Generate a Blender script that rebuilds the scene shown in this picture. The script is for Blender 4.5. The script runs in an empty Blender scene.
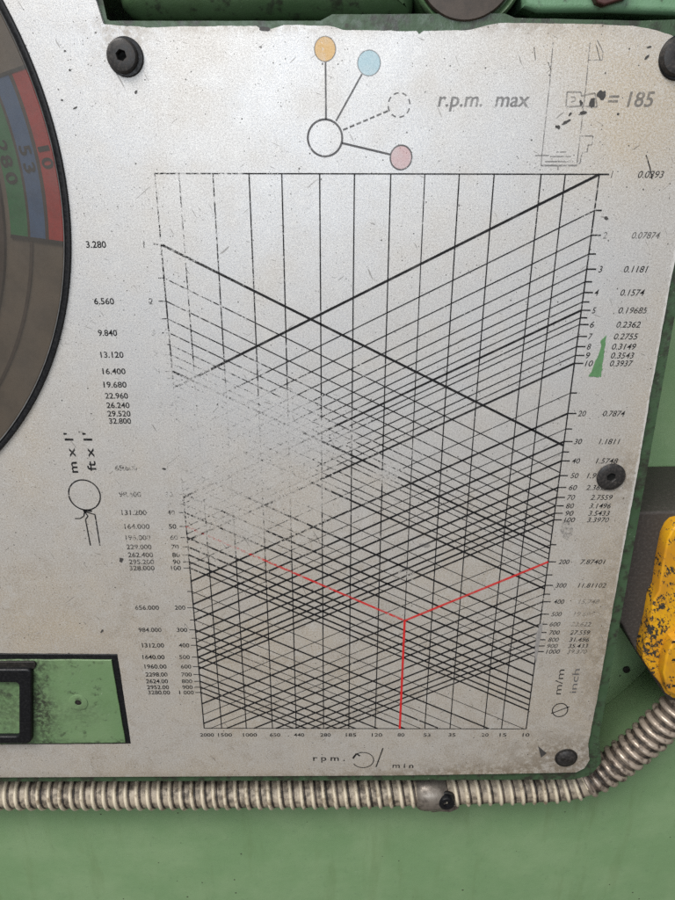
import bpy, bmesh, math, random
from mathutils import Vector, Matrix, noise as mnoise

random.seed(7)
scene = bpy.context.scene
C = scene.collection

# ------------------------------------------------------------------ camera
F_PX, CX, CY = 676.0, 337.5, 450.0            # measured on the 675 x 900 photograph
TH = math.atan(F_PX / 1734.0)                 # camera looks down on the upright plate by this angle
DEC = 0.0625                                  # one decade of the printed chart, metres
DIST = DEC * math.sin(TH) / 0.08913           # along the view axis to the plate
ROLL = math.atan2(3.5, 1734.0)
CAM = Vector((0, -DIST * math.cos(TH), DIST * math.sin(TH)))
fwd = Vector((0, math.cos(TH), -math.sin(TH)))
r0 = Vector((1, 0, 0)); u0 = r0.cross(fwd)
right = r0 * math.cos(ROLL) - u0 * math.sin(ROLL) * -1.0
up = right.cross(fwd)
cam_d = bpy.data.cameras.new('camera')
cam_d.sensor_fit = 'VERTICAL'; cam_d.sensor_height = 36.0
cam_d.lens = F_PX / 900.0 * 36.0
cam_d.clip_start = 0.01; cam_d.clip_end = 50
cam = bpy.data.objects.new('camera', cam_d); C.objects.link(cam)
cam.matrix_world = Matrix(((right.x, up.x, -fwd.x, CAM.x), (right.y, up.y, -fwd.y, CAM.y),
                           (right.z, up.z, -fwd.z, CAM.z), (0, 0, 0, 1)))
scene.camera = cam

# ------------------------------------------------------------------ light
world = bpy.data.worlds.new('World'); scene.world = world; world.use_nodes = True
bg = world.node_tree.nodes['Background']
bg.inputs[1].default_value = 0.30
_n, _l = world.node_tree.nodes, world.node_tree.links                  # pale hall above, dark workshop floor below
_tc = _n.new('ShaderNodeTexCoord'); _sx = _n.new('ShaderNodeSeparateXYZ'); _mr = _n.new('ShaderNodeMapRange'); _mx = _n.new('ShaderNodeMix')
_mr.inputs['From Min'].default_value = -0.35; _mr.inputs['From Max'].default_value = 0.25; _mr.interpolation_type = 'SMOOTHSTEP'
_mx.data_type = 'RGBA'; _mx.inputs[6].default_value = (0.42, 0.36, 0.29, 1); _mx.inputs[7].default_value = (0.92, 0.96, 1.0, 1)
_l.new(_tc.outputs['Generated'], _sx.inputs[0]); _l.new(_sx.outputs[2], _mr.inputs['Value']); _l.new(_mr.outputs[0], _mx.inputs[0]); _l.new(_mx.outputs[2], bg.inputs[0])

def area(name, loc, target, size, power, color):
    d = bpy.data.lights.new(name, 'AREA'); d.shape = 'RECTANGLE'; d.size, d.size_y = size
    d.energy = power; d.color = color
    o = bpy.data.objects.new(name, d); C.objects.link(o); o.location = loc
    o.rotation_euler = (Vector(target) - Vector(loc)).to_track_quat('-Z', 'Y').to_euler()
    return o
area('workshop_roof_light', (-0.85, -1.10, 1.8), (0, 0, 0), (1.3, 0.9), 74, (1.0, 0.97, 0.93))
area('workshop_window', (-0.15, -2.2, 0.50), (0, 0, 0.05), (1.1, 0.8), 17, (0.88, 0.94, 1.0))

scene.view_settings.view_transform = 'Standard'; scene.view_settings.look = 'None'
scene.view_settings.gamma = 1.0; scene.view_settings.exposure = 0.20
scene.cycles.use_denoising = False
scene.cycles.max_bounces = 6; scene.cycles.transparent_max_bounces = 16

# ------------------------------------------------------------------ measuring
def pt(px, py, y=0.0):
    """Place in the vertical plane at depth y that was measured at a photo pixel -> (X, Z)."""
    d = right * ((px - CX) / F_PX) - up * ((py - CY) / F_PX) + fwd
    t = (y - CAM.y) / d.y
    p = CAM + d * t
    return (p.x, p.z)
def mm_per_px(px, py, y=0.0):
    a = pt(px - 1, py, y); b = pt(px + 1, py, y)
    return (b[0] - a[0]) / 2

# ------------------------------------------------------------------ node helpers
class NT:
    def __init__(s, name):
        s.m = bpy.data.materials.new(name); s.m.use_nodes = True
        s.t = s.m.node_tree; s.n = s.t.nodes; s.n.clear()
        s.out = s.n.new('ShaderNodeOutputMaterial')
        g = s.n.new('ShaderNodeNewGeometry')
        v = s.n.new('ShaderNodeVectorMath'); v.operation = 'SCALE'; v.inputs['Scale'].default_value = 1000.0
        s.t.links.new(g.outputs['Position'], v.inputs[0])
        s.pos = v.outputs[0]                       # millimetres
        sp = s.n.new('ShaderNodeSeparateXYZ'); s.t.links.new(s.pos, sp.inputs[0])
        s.X, s.Y, s.Z = sp.outputs
    def lk(s, a, sock):
        if hasattr(a, 'is_output') or isinstance(a, bpy.types.NodeSocket): s.t.links.new(a, sock)
        else: sock.default_value = a
    def math(s, op, a, b=0.0, c=0.0, clamp=False):
        n = s.n.new('ShaderNodeMath'); n.operation = op; n.use_clamp = clamp
        s.lk(a, n.inputs[0]); s.lk(b, n.inputs[1]); s.lk(c, n.inputs[2]); return n.outputs[0]
    def noise(s, scale, detail=3, rough=.55, dist=0.0, vec=None, off=(0, 0, 0), stretch=None):
        n = s.n.new('ShaderNodeTexNoise'); n.inputs['Scale'].default_value = scale
        n.inputs['Detail'].default_value = detail; n.inputs['Roughness'].default_value = rough
        n.inputs['Distortion'].default_value = dist
        mp = s.n.new('ShaderNodeMapping'); mp.inputs['Location'].default_value = off
        if stretch:
            mp.inputs['Scale'].default_value = stretch[:3]
        src = vec or s.pos
        if stretch and len(stretch) > 3:
            vr = s.n.new('ShaderNodeVectorRotate'); vr.rotation_type = 'Y_AXIS'; vr.inputs['Angle'].default_value = stretch[3]
            s.t.links.new(src, vr.inputs['Vector']); src = vr.outputs[0]
        s.t.links.new(src, mp.inputs[0]); s.t.links.new(mp.outputs[0], n.inputs['Vector'])
        return n.outputs['Fac']
    def voro(s, scale, off=(0, 0, 0), rand=1.0):
        n = s.n.new('ShaderNodeTexVoronoi'); n.inputs['Scale'].default_value = scale
        n.inputs['Randomness'].default_value = rand
        mp = s.n.new('ShaderNodeMapping'); mp.inputs['Location'].default_value = off
        s.t.links.new(s.pos, mp.inputs[0]); s.t.links.new(mp.outputs[0], n.inputs['Vector'])
        return n.outputs['Distance'], n.outputs['Color']
    def ramp(s, v, a, b, lo=0.0, hi=1.0, smooth=True):
        n = s.n.new('ShaderNodeMapRange'); n.interpolation_type = 'SMOOTHSTEP' if smooth else 'LINEAR'
        s.lk(v, n.inputs['Value']); n.inputs['From Min'].default_value = a; n.inputs['From Max'].default_value = b
        n.inputs['To Min'].default_value = lo; n.inputs['To Max'].default_value = hi
        return n.outputs['Result']
    def mix(s, f, a, b, blend='MIX'):
        n = s.n.new('ShaderNodeMix'); n.data_type = 'RGBA'; n.blend_type = blend
        s.lk(f, n.inputs[0])
        for v, k in ((a, 6), (b, 7)):
            if isinstance(v, tuple): v = (v + (1,))[:4]
            s.lk(v, n.inputs[k])
        return n.outputs[2]
    def gauss(s, cx, cz, rx, rz, amp):
        dx = s.math('DIVIDE', s.math('SUBTRACT', s.X, cx), rx); dz = s.math('DIVIDE', s.math('SUBTRACT', s.Z, cz), rz)
        q = s.math('ADD', s.math('MULTIPLY', dx, dx), s.math('MULTIPLY', dz, dz))
        return s.math('MULTIPLY', s.math('POWER', 2.718, s.math('MULTIPLY', q, -1.0)), amp)
    def bump(s, h, strength=.3, dist=.0002):
        n = s.n.new('ShaderNodeBump'); n.inputs['Strength'].default_value = strength
        n.inputs['Distance'].default_value = dist; s.lk(h, n.inputs['Height']); return n.outputs[0]
    def bsdf(s, color, rough=.5, metal=0.0, normal=None, spec=.5, connect=True):
        n = s.n.new('ShaderNodeBsdfPrincipled')
        if isinstance(color, tuple): color = (color + (1,))[:4]
        s.lk(color, n.inputs['Base Color']); s.lk(rough, n.inputs['Roughness']); s.lk(metal, n.inputs['Metallic'])
        n.inputs['Specular IOR Level'].default_value = spec
        if normal is not None: s.t.links.new(normal, n.inputs['Normal'])
        if connect: s.t.links.new(n.outputs[0], s.out.inputs[0])
        return n.outputs[0]

def gpx(nt, px, py, rx, ry, amp):
    x, z = pt(px, py); k = mm_per_px(px, py) * 1000
    return nt.gauss(x * 1000, z * 1000, rx * k, ry * k * 1.1, amp)
def addup(nt, socks, start=0.0):
    v = start
    for q in socks: v = nt.math('ADD', v, q)
    return v

EDGE_X = 0.5 * (pt(673, 258)[0] + pt(595, 715)[0])          # right edge of the plate
BOT_Z = pt(300, 776)[1]

# ------------------------------------------------------------------ materials
def plate_material():
    t = NT('worn_silver_plate')
    big = t.noise(.016, 4, .6); mid = t.noise(.07, 4, .6, off=(9, 3, 4)); fine = t.noise(1.6, 3, .7); gr = t.noise(4.2, 2, .6, off=(4, 0, 2))
    low = t.ramp(t.Z, 35, -95)                              # warmer beige towards the bottom
    warm = addup(t, [t.math('MULTIPLY', low, .55), t.ramp(big, .42, .62, 0, .22), t.ramp(mid, .45, .65, 0, .12),
                    gpx(t, 640, 110, 75, 75, 1.1), gpx(t, 560, 40, 60, 30, .5), gpx(t, 620, 620, 45, 120, .25), gpx(t, 300, 790, 400, 26, .3),
                    gpx(t, 30, 420, 80, 90, .35), gpx(t, 40, 600, 90, 60, .2), gpx(t, 650, 400, 40, 200, .35)])
    warm = t.math('MINIMUM', warm, 1.0)
    col = t.mix(warm, (.475, .48, .495), (.455, .38, .28))
    stain = t.math('MULTIPLY', t.ramp(t.noise(.11, 6, .72, dist=.6, off=(12, 4, 1)), .47, .66), t.math('ADD', .05, t.math('MULTIPLY', low, .42)))
    col = t.mix(stain, col, (.30, .235, .16))
    pale = t.ramp(t.noise(.20, 5, .7, off=(2, 14, 6)), .52, .70, 0, .35)
    col = t.mix(pale, col, (.60, .595, .58))
    # fine etched grain
    col = t.mix(t.ramp(fine, .35, .66, .0, .6), col, (.66, .65, .63))
    col = t.mix(t.ramp(gr, .50, .64, 0, .62), col, (.15, .14, .125))
    # dark pin-prick specks and pits
    d, c = t.voro(.55); sp = t.n.new('ShaderNodeSeparateColor'); t.t.links.new(c, sp.inputs[0])
    thr = t.math('MULTIPLY', t.math('POWER', sp.outputs[0], 7.0), .17)
    speck = t.math('LESS_THAN', d, thr)
    d2, c2 = t.voro(.12, off=(3, 7, 1)); sp2 = t.n.new('ShaderNodeSeparateColor'); t.t.links.new(c2, sp2.inputs[0])
    warp = t.math('ADD', d2, t.math('MULTIPLY', t.math('SUBTRACT', t.noise(1.3, 2), .5), .09))
    speck2 = t.math('LESS_THAN', warp, t.math('MULTIPLY', t.math('POWER', sp2.outputs[1], 5.0), .075))
    col = t.mix(t.math('MULTIPLY', t.math('MAXIMUM', speck, speck2), .82), col, (.045, .042, .04))
    d3, c3 = t.voro(1.15, off=(11, 2, 5)); sp3 = t.n.new('ShaderNodeSeparateColor'); t.t.links.new(c3, sp3.inputs[0])
    pin = t.math('LESS_THAN', d3, t.math('MULTIPLY', t.math('POWER', sp3.outputs[0], 5.0), .26))
    pin = t.math('MULTIPLY', pin, t.ramp(t.noise(.05, 3, .6, off=(2, 8, 8)), .35, .6, .25, .85))
    col = t.mix(pin, col, (.07, .065, .06))
    # short scratches
    s1 = t.noise(.9, 2, .5, stretch=(1, 1, .10, .5), off=(2, 0, 0)); s2 = t.noise(1.1, 2, .5, stretch=(.12, 1, 1, -.35), off=(5, 0, 3)); s3 = t.noise(1.0, 2, .5, stretch=(1, 1, .09, -.9), off=(8, 1, 3))
    col = t.mix(t.ramp(t.math('MAXIMUM', s3, t.math('MAXIMUM', s1, s2)), .715, .74, 0, .6), col, (.12, .11, .10))
    # brown grime gathered along the lower edge, the bottom right corner and round the fixings
    fix = [gpx(t, 123, 42, 26, 24, .55), gpx(t, 618, 476, 26, 24, .45), gpx(t, 560, 754, 55, 22, .6), gpx(t, 600, 640, 22, 110, .35), gpx(t, 480, 772, 130, 11, .5),
           gpx(t, 640, 560, 16, 90, .35), gpx(t, 612, 690, 14, 60, .4), gpx(t, 400, 778, 420, 6, .35), gpx(t, 540, 25, 130, 7, .4), gpx(t, 240, 27, 140, 5, .35)]
    gm = t.math('MULTIPLY', addup(t, fix), t.ramp(t.noise(.32, 5, .7, off=(1, 5, 2)), .36, .60))
    col = t.mix(t.math('MINIMUM', gm, .85), col, (.16, .115, .065))
    # bare bright metal where the right edge and the top edge are rubbed
    e = t.ramp(t.math('ADD', t.X, t.math('MULTIPLY', t.noise(.45, 3, .7), 3.2)), EDGE_X * 1000 + .75, EDGE_X * 1000 + 1.5)
    e = t.math('MULTIPLY', e, t.ramp(t.Z, -75, -40))
    col = t.mix(t.math('MULTIPLY', e, .6), col, (.70, .69, .67))
    h = t.math('ADD', t.math('MULTIPLY', fine, .5), t.math('ADD', t.math('MULTIPLY', gr, .6), t.math('MULTIPLY', t.math('MAXIMUM', speck, speck2), -1.0)))
    rough = t.math('ADD', .37, t.math('MULTIPLY', mid, .18))
    t.bsdf(col, rough, .45, t.bump(h, .22, .00010), spec=.5)
    return t.m

WEAR = [(186, 430, 44, 36, .42), (178, 462, 34, 20, .25), (268, 446, 78, 46, .22), (300, 520, 90, 45, .05), (205, 392, 36, 20, .13), (225, 470, 55, 30, .14),
        (175, 205, 70, 60, .135), (185, 300, 90, 110, .095), (215, 470, 110, 95, .085), (420, 470, 60, 40, .035), (520, 150, 60, 40, .05), (300, 430, 70, 40, .07), (232, 525, 70, 40, .10), (200, 560, 26, 24, .06),
        (160, 395, 10, 45, .13), (130, 500, 26, 16, .055), (140, 540, 26, 14, .05), (588, 215, 26, 50, .05),
        (575, 60, 50, 60, .06), (385, 475, 14, 9, .22), (408, 573, 10, 8, .24), (566, 530, 18, 16, .06), (560, 610, 40, 16, .05), (612, 235, 14, 10, .08)]
def ink_material(name, color, rough=.6):
    """Printing ink rubbed through to the metal; object colour r = opacity, g = extra wear."""
    t = NT(name)
    oi = t.n.new('ShaderNodeObjectInfo'); sc = t.n.new('ShaderNodeSeparateColor'); t.t.links.new(oi.outputs['Color'], sc.inputs[0])
    w = addup(t, [gpx(t, *g) for g in WEAR], .375)
    w = t.math('ADD', w, t.math('SUBTRACT', 1.0, sc.outputs[1]))
    w = t.math('ADD', w, t.math('MULTIPLY', t.math('SUBTRACT', t.noise(.06, 3, .6, off=(3, 3, 9)), .5), .30))
    n = t.math('ADD', t.math('MULTIPLY', t.noise(.75, 4, .75, off=(0, 2, 0)), .7), t.math('MULTIPLY', t.noise(2.6, 2, .6, off=(7, 0, 0)), .3))
    a = t.ramp(t.math('SUBTRACT', n, w), -.05, .035)
    ghost = t.ramp(t.math('SUBTRACT', t.noise(1.1, 4, .8, off=(5, 9, 1)), t.math('MULTIPLY', w, .12)), .40, .62, .0, .55)
    a = t.math('MAXIMUM', a, ghost)
    a = t.math('MULTIPLY', a, sc.outputs[0])
    a = t.math('MULTIPLY', a, t.ramp(t.noise(.2, 2, .6, off=(1, 1, 1)), .3, .6, .72, 1.0))
    b = t.bsdf(color, rough, 0, spec=.2, connect=False)
    tr = t.n.new('ShaderNodeBsdfTransparent'); mx = t.n.new('ShaderNodeMixShader')
    t.t.links.new(a, mx.inputs[0]); t.t.links.new(tr.outputs[0], mx.inputs[1]); t.t.links.new(b, mx.inputs[2])
    t.t.links.new(mx.outputs[0], t.out.inputs[0])
    return t.m

def green_material(name='green_machine_paint', base=(.145, .240, .118), grime=0.0, rough=.42, smudge=None):
    t = NT(name)
    a = t.noise(.03, 4, .6); b = t.noise(.35, 4, .65, off=(4, 4, 4)); f = t.noise(1.8, 2, .5)
    col = t.mix(t.ramp(a, .35, .68), base, tuple(min(1, v * k) for v, k in zip(base, (1.22, 1.12, 1.2))))
    col = t.mix(t.ramp(b, .55, .75, 0, .35), col, tuple(v * .62 for v in base))
    d, c = t.voro(.22, off=(2, 2, 2)); sp = t.n.new('ShaderNodeSeparateColor'); t.t.links.new(c, sp.inputs[0])
    dd = t.math('ADD', d, t.math('MULTIPLY', t.math('SUBTRACT', b, .5), .12))
    speck = t.math('LESS_THAN', dd, t.math('MULTIPLY', t.math('POWER', sp.outputs[0], 9.0), .16))
    col = t.mix(t.math('MULTIPLY', speck, .8), col, (.03, .028, .022))
    pale = t.ramp(t.noise(.5, 5, .75, off=(8, 1, 3)), .66, .74, 0, .35)
    col = t.mix(pale, col, (.32, .37, .29))
    run = t.noise(.10, 4, .6, stretch=(1, 1, .16), off=(7, 0, 3))
    col = t.mix(t.ramp(run, .52, .72, 0, .28), col, tuple(v * k for v, k in zip(base, (.72, .66, .55))))
    scuff = t.math('MULTIPLY', t.ramp(t.noise(1.0, 4, .7, stretch=(.5, 1, 1.3, .8), off=(3, 6, 0)), .64, .70), t.ramp(t.noise(.035, 2, .5, off=(9, 9, 1)), .50, .62))
    col = t.mix(t.math('MULTIPLY', scuff, .5), col, (.36, .42, .33))
    if smudge:
        sm = t.math('MULTIPLY', addup(t, [gpx(t, *q) for q in smudge]), t.ramp(t.noise(.6, 5, .75, off=(1, 2, 8)), .34, .62))
        col = t.mix(t.math('MINIMUM', sm, .9), col, (.018, .018, .014))
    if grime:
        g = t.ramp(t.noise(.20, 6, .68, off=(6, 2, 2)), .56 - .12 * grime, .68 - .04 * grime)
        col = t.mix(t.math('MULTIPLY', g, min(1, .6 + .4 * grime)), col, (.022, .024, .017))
    h = t.math('ADD', t.math('MULTIPLY', f, .4), t.noise(.12, 2, .5))
    t.bsdf(col, t.ramp(b, .3, .7, rough - .10, rough + .14), 0, t.bump(h, .5, .0003))
    return t.m

def black_material(name, base=(.012, .012, .014), rough=.42, dust=(.16, .14, .12), amt=.35, metal=0.0):
    t = NT(name)
    n = t.noise(.9, 5, .7); n2 = t.noise(3.2, 2, .6, off=(3, 1, 1))
    col = t.mix(t.ramp(n, .45, .75, 0, amt), base, dust)
    t.bsdf(col, t.ramp(n, .3, .7, rough - .08, rough + .2), metal, t.bump(n2, .25, .0001), spec=.3)
    return t.m

def hose_material(name, base, dirt, lo, hi, rough, metal):
    t = NT(name)
    n = t.noise(.32, 5, .62); n2 = t.noise(.06, 3, .6, off=(4, 0, 0)); n3 = t.noise(3, 2, .6)
    k = t.math('ADD', t.math('MULTIPLY', n, .7), t.math('MULTIPLY', n2, .3))
    col = t.mix(t.ramp(k, lo, hi), base, dirt)
    col = t.mix(t.ramp(n3, .5, .75, 0, .2), col, (.02, .016, .012))
    t.bsdf(col, t.ramp(n, .3, .7, rough, rough + .25), metal, t.bump(n3, .3, .0001))
    return t.m

def yellow_material(name='chipped_yellow_paint', wear=.27):
    t = NT(name)
    n = t.noise(.30, 6, .72, dist=.8); n2 = t.noise(.8, 5, .75, stretch=(1.6, 1, .45, .5)); big = t.noise(.05, 3, .6)
    col = t.mix(t.ramp(big, .4, .65), (.58, .30, .008), (.44, .20, .012))
    q = t.math('ADD', t.math('MULTIPLY', n, .6), t.math('MULTIPLY', n2, .4))
    q = t.math('ADD', q, t.math('MULTIPLY', t.math('SUBTRACT', t.noise(.09, 3, .6, off=(6, 6, 2)), .5), .22))
    q = t.math('ADD', q, gpx(t, 650, 635, 26, 55, .05 if wear > .2 else .0))
    chip = t.ramp(q, .60 - wear * .17, .62 - wear * .17)
    col = t.mix(t.math('MULTIPLY', t.ramp(n2, .48, .6), .35), col, (.33, .17, .03))
    col = t.mix(chip, col, (.02, .018, .014))
    t.bsdf(col, t.ramp(chip, 0, 1, .34, .7), 0, t.bump(t.math('SUBTRACT', 1.0, chip), .5, .0003))
    return t.m

def dull(name, base, rough=.55, var=.25, metal=0.0, scale=.3):
    t = NT(name)
    n = t.noise(scale, 5, .65); f = t.noise(2.4, 2, .6)
    col = t.mix(t.ramp(n, .35, .7), base, tuple(v * (1 - var) for v in base))
    col = t.mix(t.ramp(f, .55, .75, 0, .35), col, tuple(v * .4 for v in base))
    t.bsdf(col, rough, metal, t.bump(f, .25, .0001))
    return t.m

def dirty_glass():
    t = NT('dirty_acrylic_glass')
    n = t.noise(.05, 4, .6); f = t.noise(1.4, 3, .7)
    fac = t.math('ADD', .10, t.math('ADD', t.math('MULTIPLY', n, .22), t.math('MULTIPLY', f, .10)))
    b = t.bsdf((.15, .138, .125), .28, 0, connect=False, spec=.4)
    tr = t.n.new('ShaderNodeBsdfTransparent'); tr.inputs[0].default_value = (.60, .56, .52, 1)
    mx = t.n.new('ShaderNodeMixShader'); t.t.links.new(fac, mx.inputs[0])
    t.t.links.new(tr.outputs[0], mx.inputs[1]); t.t.links.new(b, mx.inputs[2]); t.t.links.new(mx.outputs[0], t.out.inputs[0])
    return t.m

M = dict(
    socket_shade=black_material('socket_shade_black', (.002, .002, .002), .8, (.004, .004, .004), .3), plate=plate_material(), ink=ink_material('black_print', (.008, .008, .009)), grey=ink_material('grey_print', (.085, .085, .09)),
    red=ink_material('red_print', (.50, .022, .022)), yellow_ink=ink_material('yellow_print', (.72, .42, .09)),
    blue_ink=ink_material('pale_blue_print', (.36, .60, .70)), pink_ink=ink_material('pink_print', (.60, .36, .37)),
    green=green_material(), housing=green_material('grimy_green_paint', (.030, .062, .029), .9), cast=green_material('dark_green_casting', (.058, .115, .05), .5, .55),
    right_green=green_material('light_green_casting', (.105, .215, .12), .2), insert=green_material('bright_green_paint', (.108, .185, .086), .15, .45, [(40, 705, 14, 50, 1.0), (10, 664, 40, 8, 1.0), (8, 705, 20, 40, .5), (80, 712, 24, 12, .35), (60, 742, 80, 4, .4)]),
    screw=black_material('black_oxide_steel', (.022, .021, .021), .40, (.07, .06, .054), .8, .1), rubber=black_material('black_rubber', (.004, .0045, .006), .40, (.02, .02, .02), .3),
    dark=black_material('dark_grey_casting', (.040, .035, .032), .55, (.10, .088, .078), .5), shade=black_material('black_parts_and_shade', (.012, .011, .010), .5, (.06, .05, .04), .4),
    core=hose_material('grimy_hose_wall', (.33, .28, .215), (.060, .048, .036), .40, .66, .45, .1),
    core_dark=hose_material('dark_hose_wall', (.09, .07, .055), (.015, .012, .01), .40, .60, .45, .2),
    rib=hose_material('cream_hose_rib', (.56, .49, .375), (.24, .19, .13), .48, .66, .42, .1),
    hose_metal=hose_material('brown_steel_hose', (.36, .30, .245), (.06, .044, .034), .45, .64, .30, .4),
    clamp=hose_material('dirty_clamp_metal', (.20, .175, .15), (.06, .048, .04), .40, .66, .34, .45),
    yellow=yellow_material(), yellow_front=yellow_material('cleaner_yellow_paint', .15),
    dial=dull('brown_dial_face', (.20, .175, .145), .5, .35, 0, .1), dial_red=dull('dial_red', (.56, .045, .045), .5, .25),
    dial_blue=dull('dial_blue', (.065, .165, .38), .5, .2), dial_green=dull('dial_green', (.03, .25, .10), .5, .25),
    dial_dark=dull('dial_dark_centre', (.07, .05, .042), .5, .3), dial_ink=dull('dial_lettering', (.02, .02, .022), .5, .2),
    glass=dirty_glass(), chrome=dull('dull_bezel_metal', (.22, .22, .22), .3, .3, .7),
    brown=dull('brown_rusty_face', (.050, .036, .027), .55, .4), redbrown=dull('red_brown_part', (.07, .024, .02), .5, .3), bare=dull('bare_scraped_metal', (.36, .345, .335), .45, .3, .4, .9),
    primer=dull('green_under_paint', (.085, .20, .085), .5, .25),
)

# ------------------------------------------------------------------ object helpers
def link(name, me, mat, parent=None):
    o = bpy.data.objects.new(name, me); C.objects.link(o)
    if mat is not None:
        me.materials.clear(); me.materials.append(mat)
    if parent is not None: o.parent = parent
    return o
def thing(o, label, cat, group=None):
    o['label'] = label; o['category'] = cat
    if group: o['group'] = group
    return o
def empty(name, loc):
    o = bpy.data.objects.new(name, None); o.empty_display_size = .01; C.objects.link(o); o.location = loc; return o
def keep(o, parent):                                     # parent without moving the mesh
    o.parent = parent; o.matrix_parent_inverse = Matrix.Translation(-parent.location); return o
def smooth(me, angle=40):
    for p in me.polygons: p.use_smooth = True
    try: me.set_sharp_from_angle(angle=math.radians(angle))
    except Exception: pass

def sheet(name, loops, y_front, thick, bevel, mat, parent=None, res=2):
    """Flat piece cut from loops of (X, Z): first the outline, then its holes; stands upright at depth y_front."""
    cu = bpy.data.curves.new(name, 'CURVE'); cu.dimensions = '2D'; cu.fill_mode = 'BOTH'
    cu.extrude = max(thick / 2 - bevel, 1e-6); cu.bevel_depth = bevel; cu.bevel_resolution = res; cu.offset = -bevel
    for lp in loops:
        s = cu.splines.new('POLY'); s.points.add(len(lp) - 1)
        for p, q in zip(s.points, lp): p.co = (q[0], q[1], 0, 1)
        s.use_cyclic_u = True
    o = bpy.data.objects.new('tmp', cu); C.objects.link(o)
    me = bpy.data.meshes.new_from_object(o.evaluated_get(bpy.context.evaluated_depsgraph_get()))
    bpy.data.objects.remove(o); bpy.data.curves.remove(cu)
    yc = y_front + thick / 2
    for v in me.vertices: v.co = (v.co.x, yc - v.co.z, v.co.y)
    me.name = name
    if bevel > 0: smooth(me, 35)
    return link(name, me, mat, parent)

def px_loop(pts, y=0.0): return [pt(a, b, y) for a, b in pts]
def rough_loop(loop, step=.0012, amp=.00025, seed=0, sel=None):
    out = []
    for i in range(len(loop)):
        a = Vector(loop[i]); b = Vector(loop[(i + 1) % len(loop)])
        n = max(1, int((b - a).length / step))
        nr = Vector((-(b - a).y, (b - a).x)).normalized()
        for k in range(n):
            p = a.lerp(b, k / n)
            if sel is None or sel(i):
                j = mnoise.noise(Vector((p.x * 170, p.y * 170, seed))) + .6 * mnoise.noise(Vector((p.x * 1300, p.y * 1300, seed + 5)))
                p = p + nr * (amp * j)
            out.append((p.x, p.y))
    return out
def circle(cx, cz, r, n=96): return [(cx + r * math.cos(2 * math.pi * i / n), cz + r * math.sin(2 * math.pi * i / n)) for i in range(n)]

def lathe_y(name, cx, cz, prof, mat, parent=None, seg=64, shape=None, sm=35):
    """Turned piece about the axis through (cx, cz) parallel to Y; prof = [(radius, y)], y decreasing = towards the viewer."""
    bm = bmesh.new(); rings = []
    for k, (r, y) in enumerate(prof):
        if r <= 1e-7: rings.append([bm.verts.new((cx, y, cz))]); continue
        ring = []
        for i in range(seg):
            a = 2 * math.pi * i / seg
            rr = r * (shape(a) if shape and k in shape.rings else 1)
            ring.append(bm.verts.new((cx + rr * math.cos(a), y, cz + rr * math.sin(a))))
        rings.append(ring)
    for A, B in zip(rings, rings[1:]):
        if len(A) == 1 and len(B) == 1: continue
        for i in range(seg):
            j = (i + 1) % seg
            if len(B) == 1: bm.faces.new((A[i], A[j], B[0]))
            elif len(A) == 1: bm.faces.new((A[0], B[j], B[i]))
            else: bm.faces.new((A[i], A[j], B[j], B[i]))
    bmesh.ops.recalc_face_normals(bm, faces=bm.faces)
    me = bpy.data.meshes.new(name); bm.to_mesh(me); bm.free(); smooth(me, sm)
    return link(name, me, mat, parent)

def tube(name, path, r, mat, parent=None, seg=20, caps=True, rfun=None):
    bm = bmesh.new(); rings = []; prev = None
    for i, p in enumerate(path):
        d = (path[min(i + 1, len(path) - 1)] - path[max(i - 1, 0)]).normalized()
        a = d.cross(Vector((0, 1, 0)))
        if a.length < 1e-5: a = d.cross(Vector((0, 0, 1)))
        a.normalize(); b = d.cross(a)
        rr = rfun(i) if rfun else r
        rings.append([bm.verts.new(p + (a * math.cos(2 * math.pi * k / seg) + b * math.sin(2 * math.pi * k / seg)) * rr) for k in range(seg)])
    for A, B in zip(rings, rings[1:]):
        for i in range(seg): bm.faces.new((A[i], A[(i + 1) % seg], B[(i + 1) % seg], B[i]))
    if caps: bm.faces.new(rings[0][::-1]); bm.faces.new(rings[-1])
    bmesh.ops.recalc_face_normals(bm, faces=bm.faces)
    me = bpy.data.meshes.new(name); bm.to_mesh(me); bm.free(); smooth(me, 50)
    return link(name, me, mat, parent)

# ------------------------------------------------------------------ the machine behind the plate (setting)
BACK = .026                                              # depth of the main green face behind the plate
def grid_face(name, x0, x1, z0, z1, y, n, mat, parent=None, amp=.0006):
    bm = bmesh.new(); vs = {}
    for i in range(n + 1):
        for j in range(n + 1):
            x = x0 + (x1 - x0) * i / n; z = z0 + (z1 - z0) * j / n
            vs[i, j] = bm.verts.new((x, y + amp * mnoise.noise(Vector((x * 14, z * 14, 1))), z))
    for i in range(n):
        for j in range(n): bm.faces.new((vs[i, j], vs[i + 1, j], vs[i + 1, j + 1], vs[i, j + 1]))
    me = bpy.data.meshes.new(name); bm.to_mesh(me); bm.free(); smooth(me, 180)
    return link(name, me, mat, parent)
WALL = .058                                              # deeper wall seen right of the plate
body = grid_face('machine_body', -.60, .60, -.55, .45, WALL, 60, M['green'])
body['kind'] = 'structure'; body['label'] = 'green painted machine casing behind the plate'

low_top = px_loop([(-200, 786), (300, 786), (520, 783), (560, 780), (585, 775), (604, 766), (626, 752), (648, 735), (666, 719), (694, 692), (760, 640), (860, 600)], BACK)
sheet('lower_face', [[(-.6, low_top[0][1])] + low_top + [(.6, low_top[-1][1]), (.6, -.55), (-.6, -.55)]], BACK, WALL - BACK + .001, .002, M['green'], body, 4)

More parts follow.
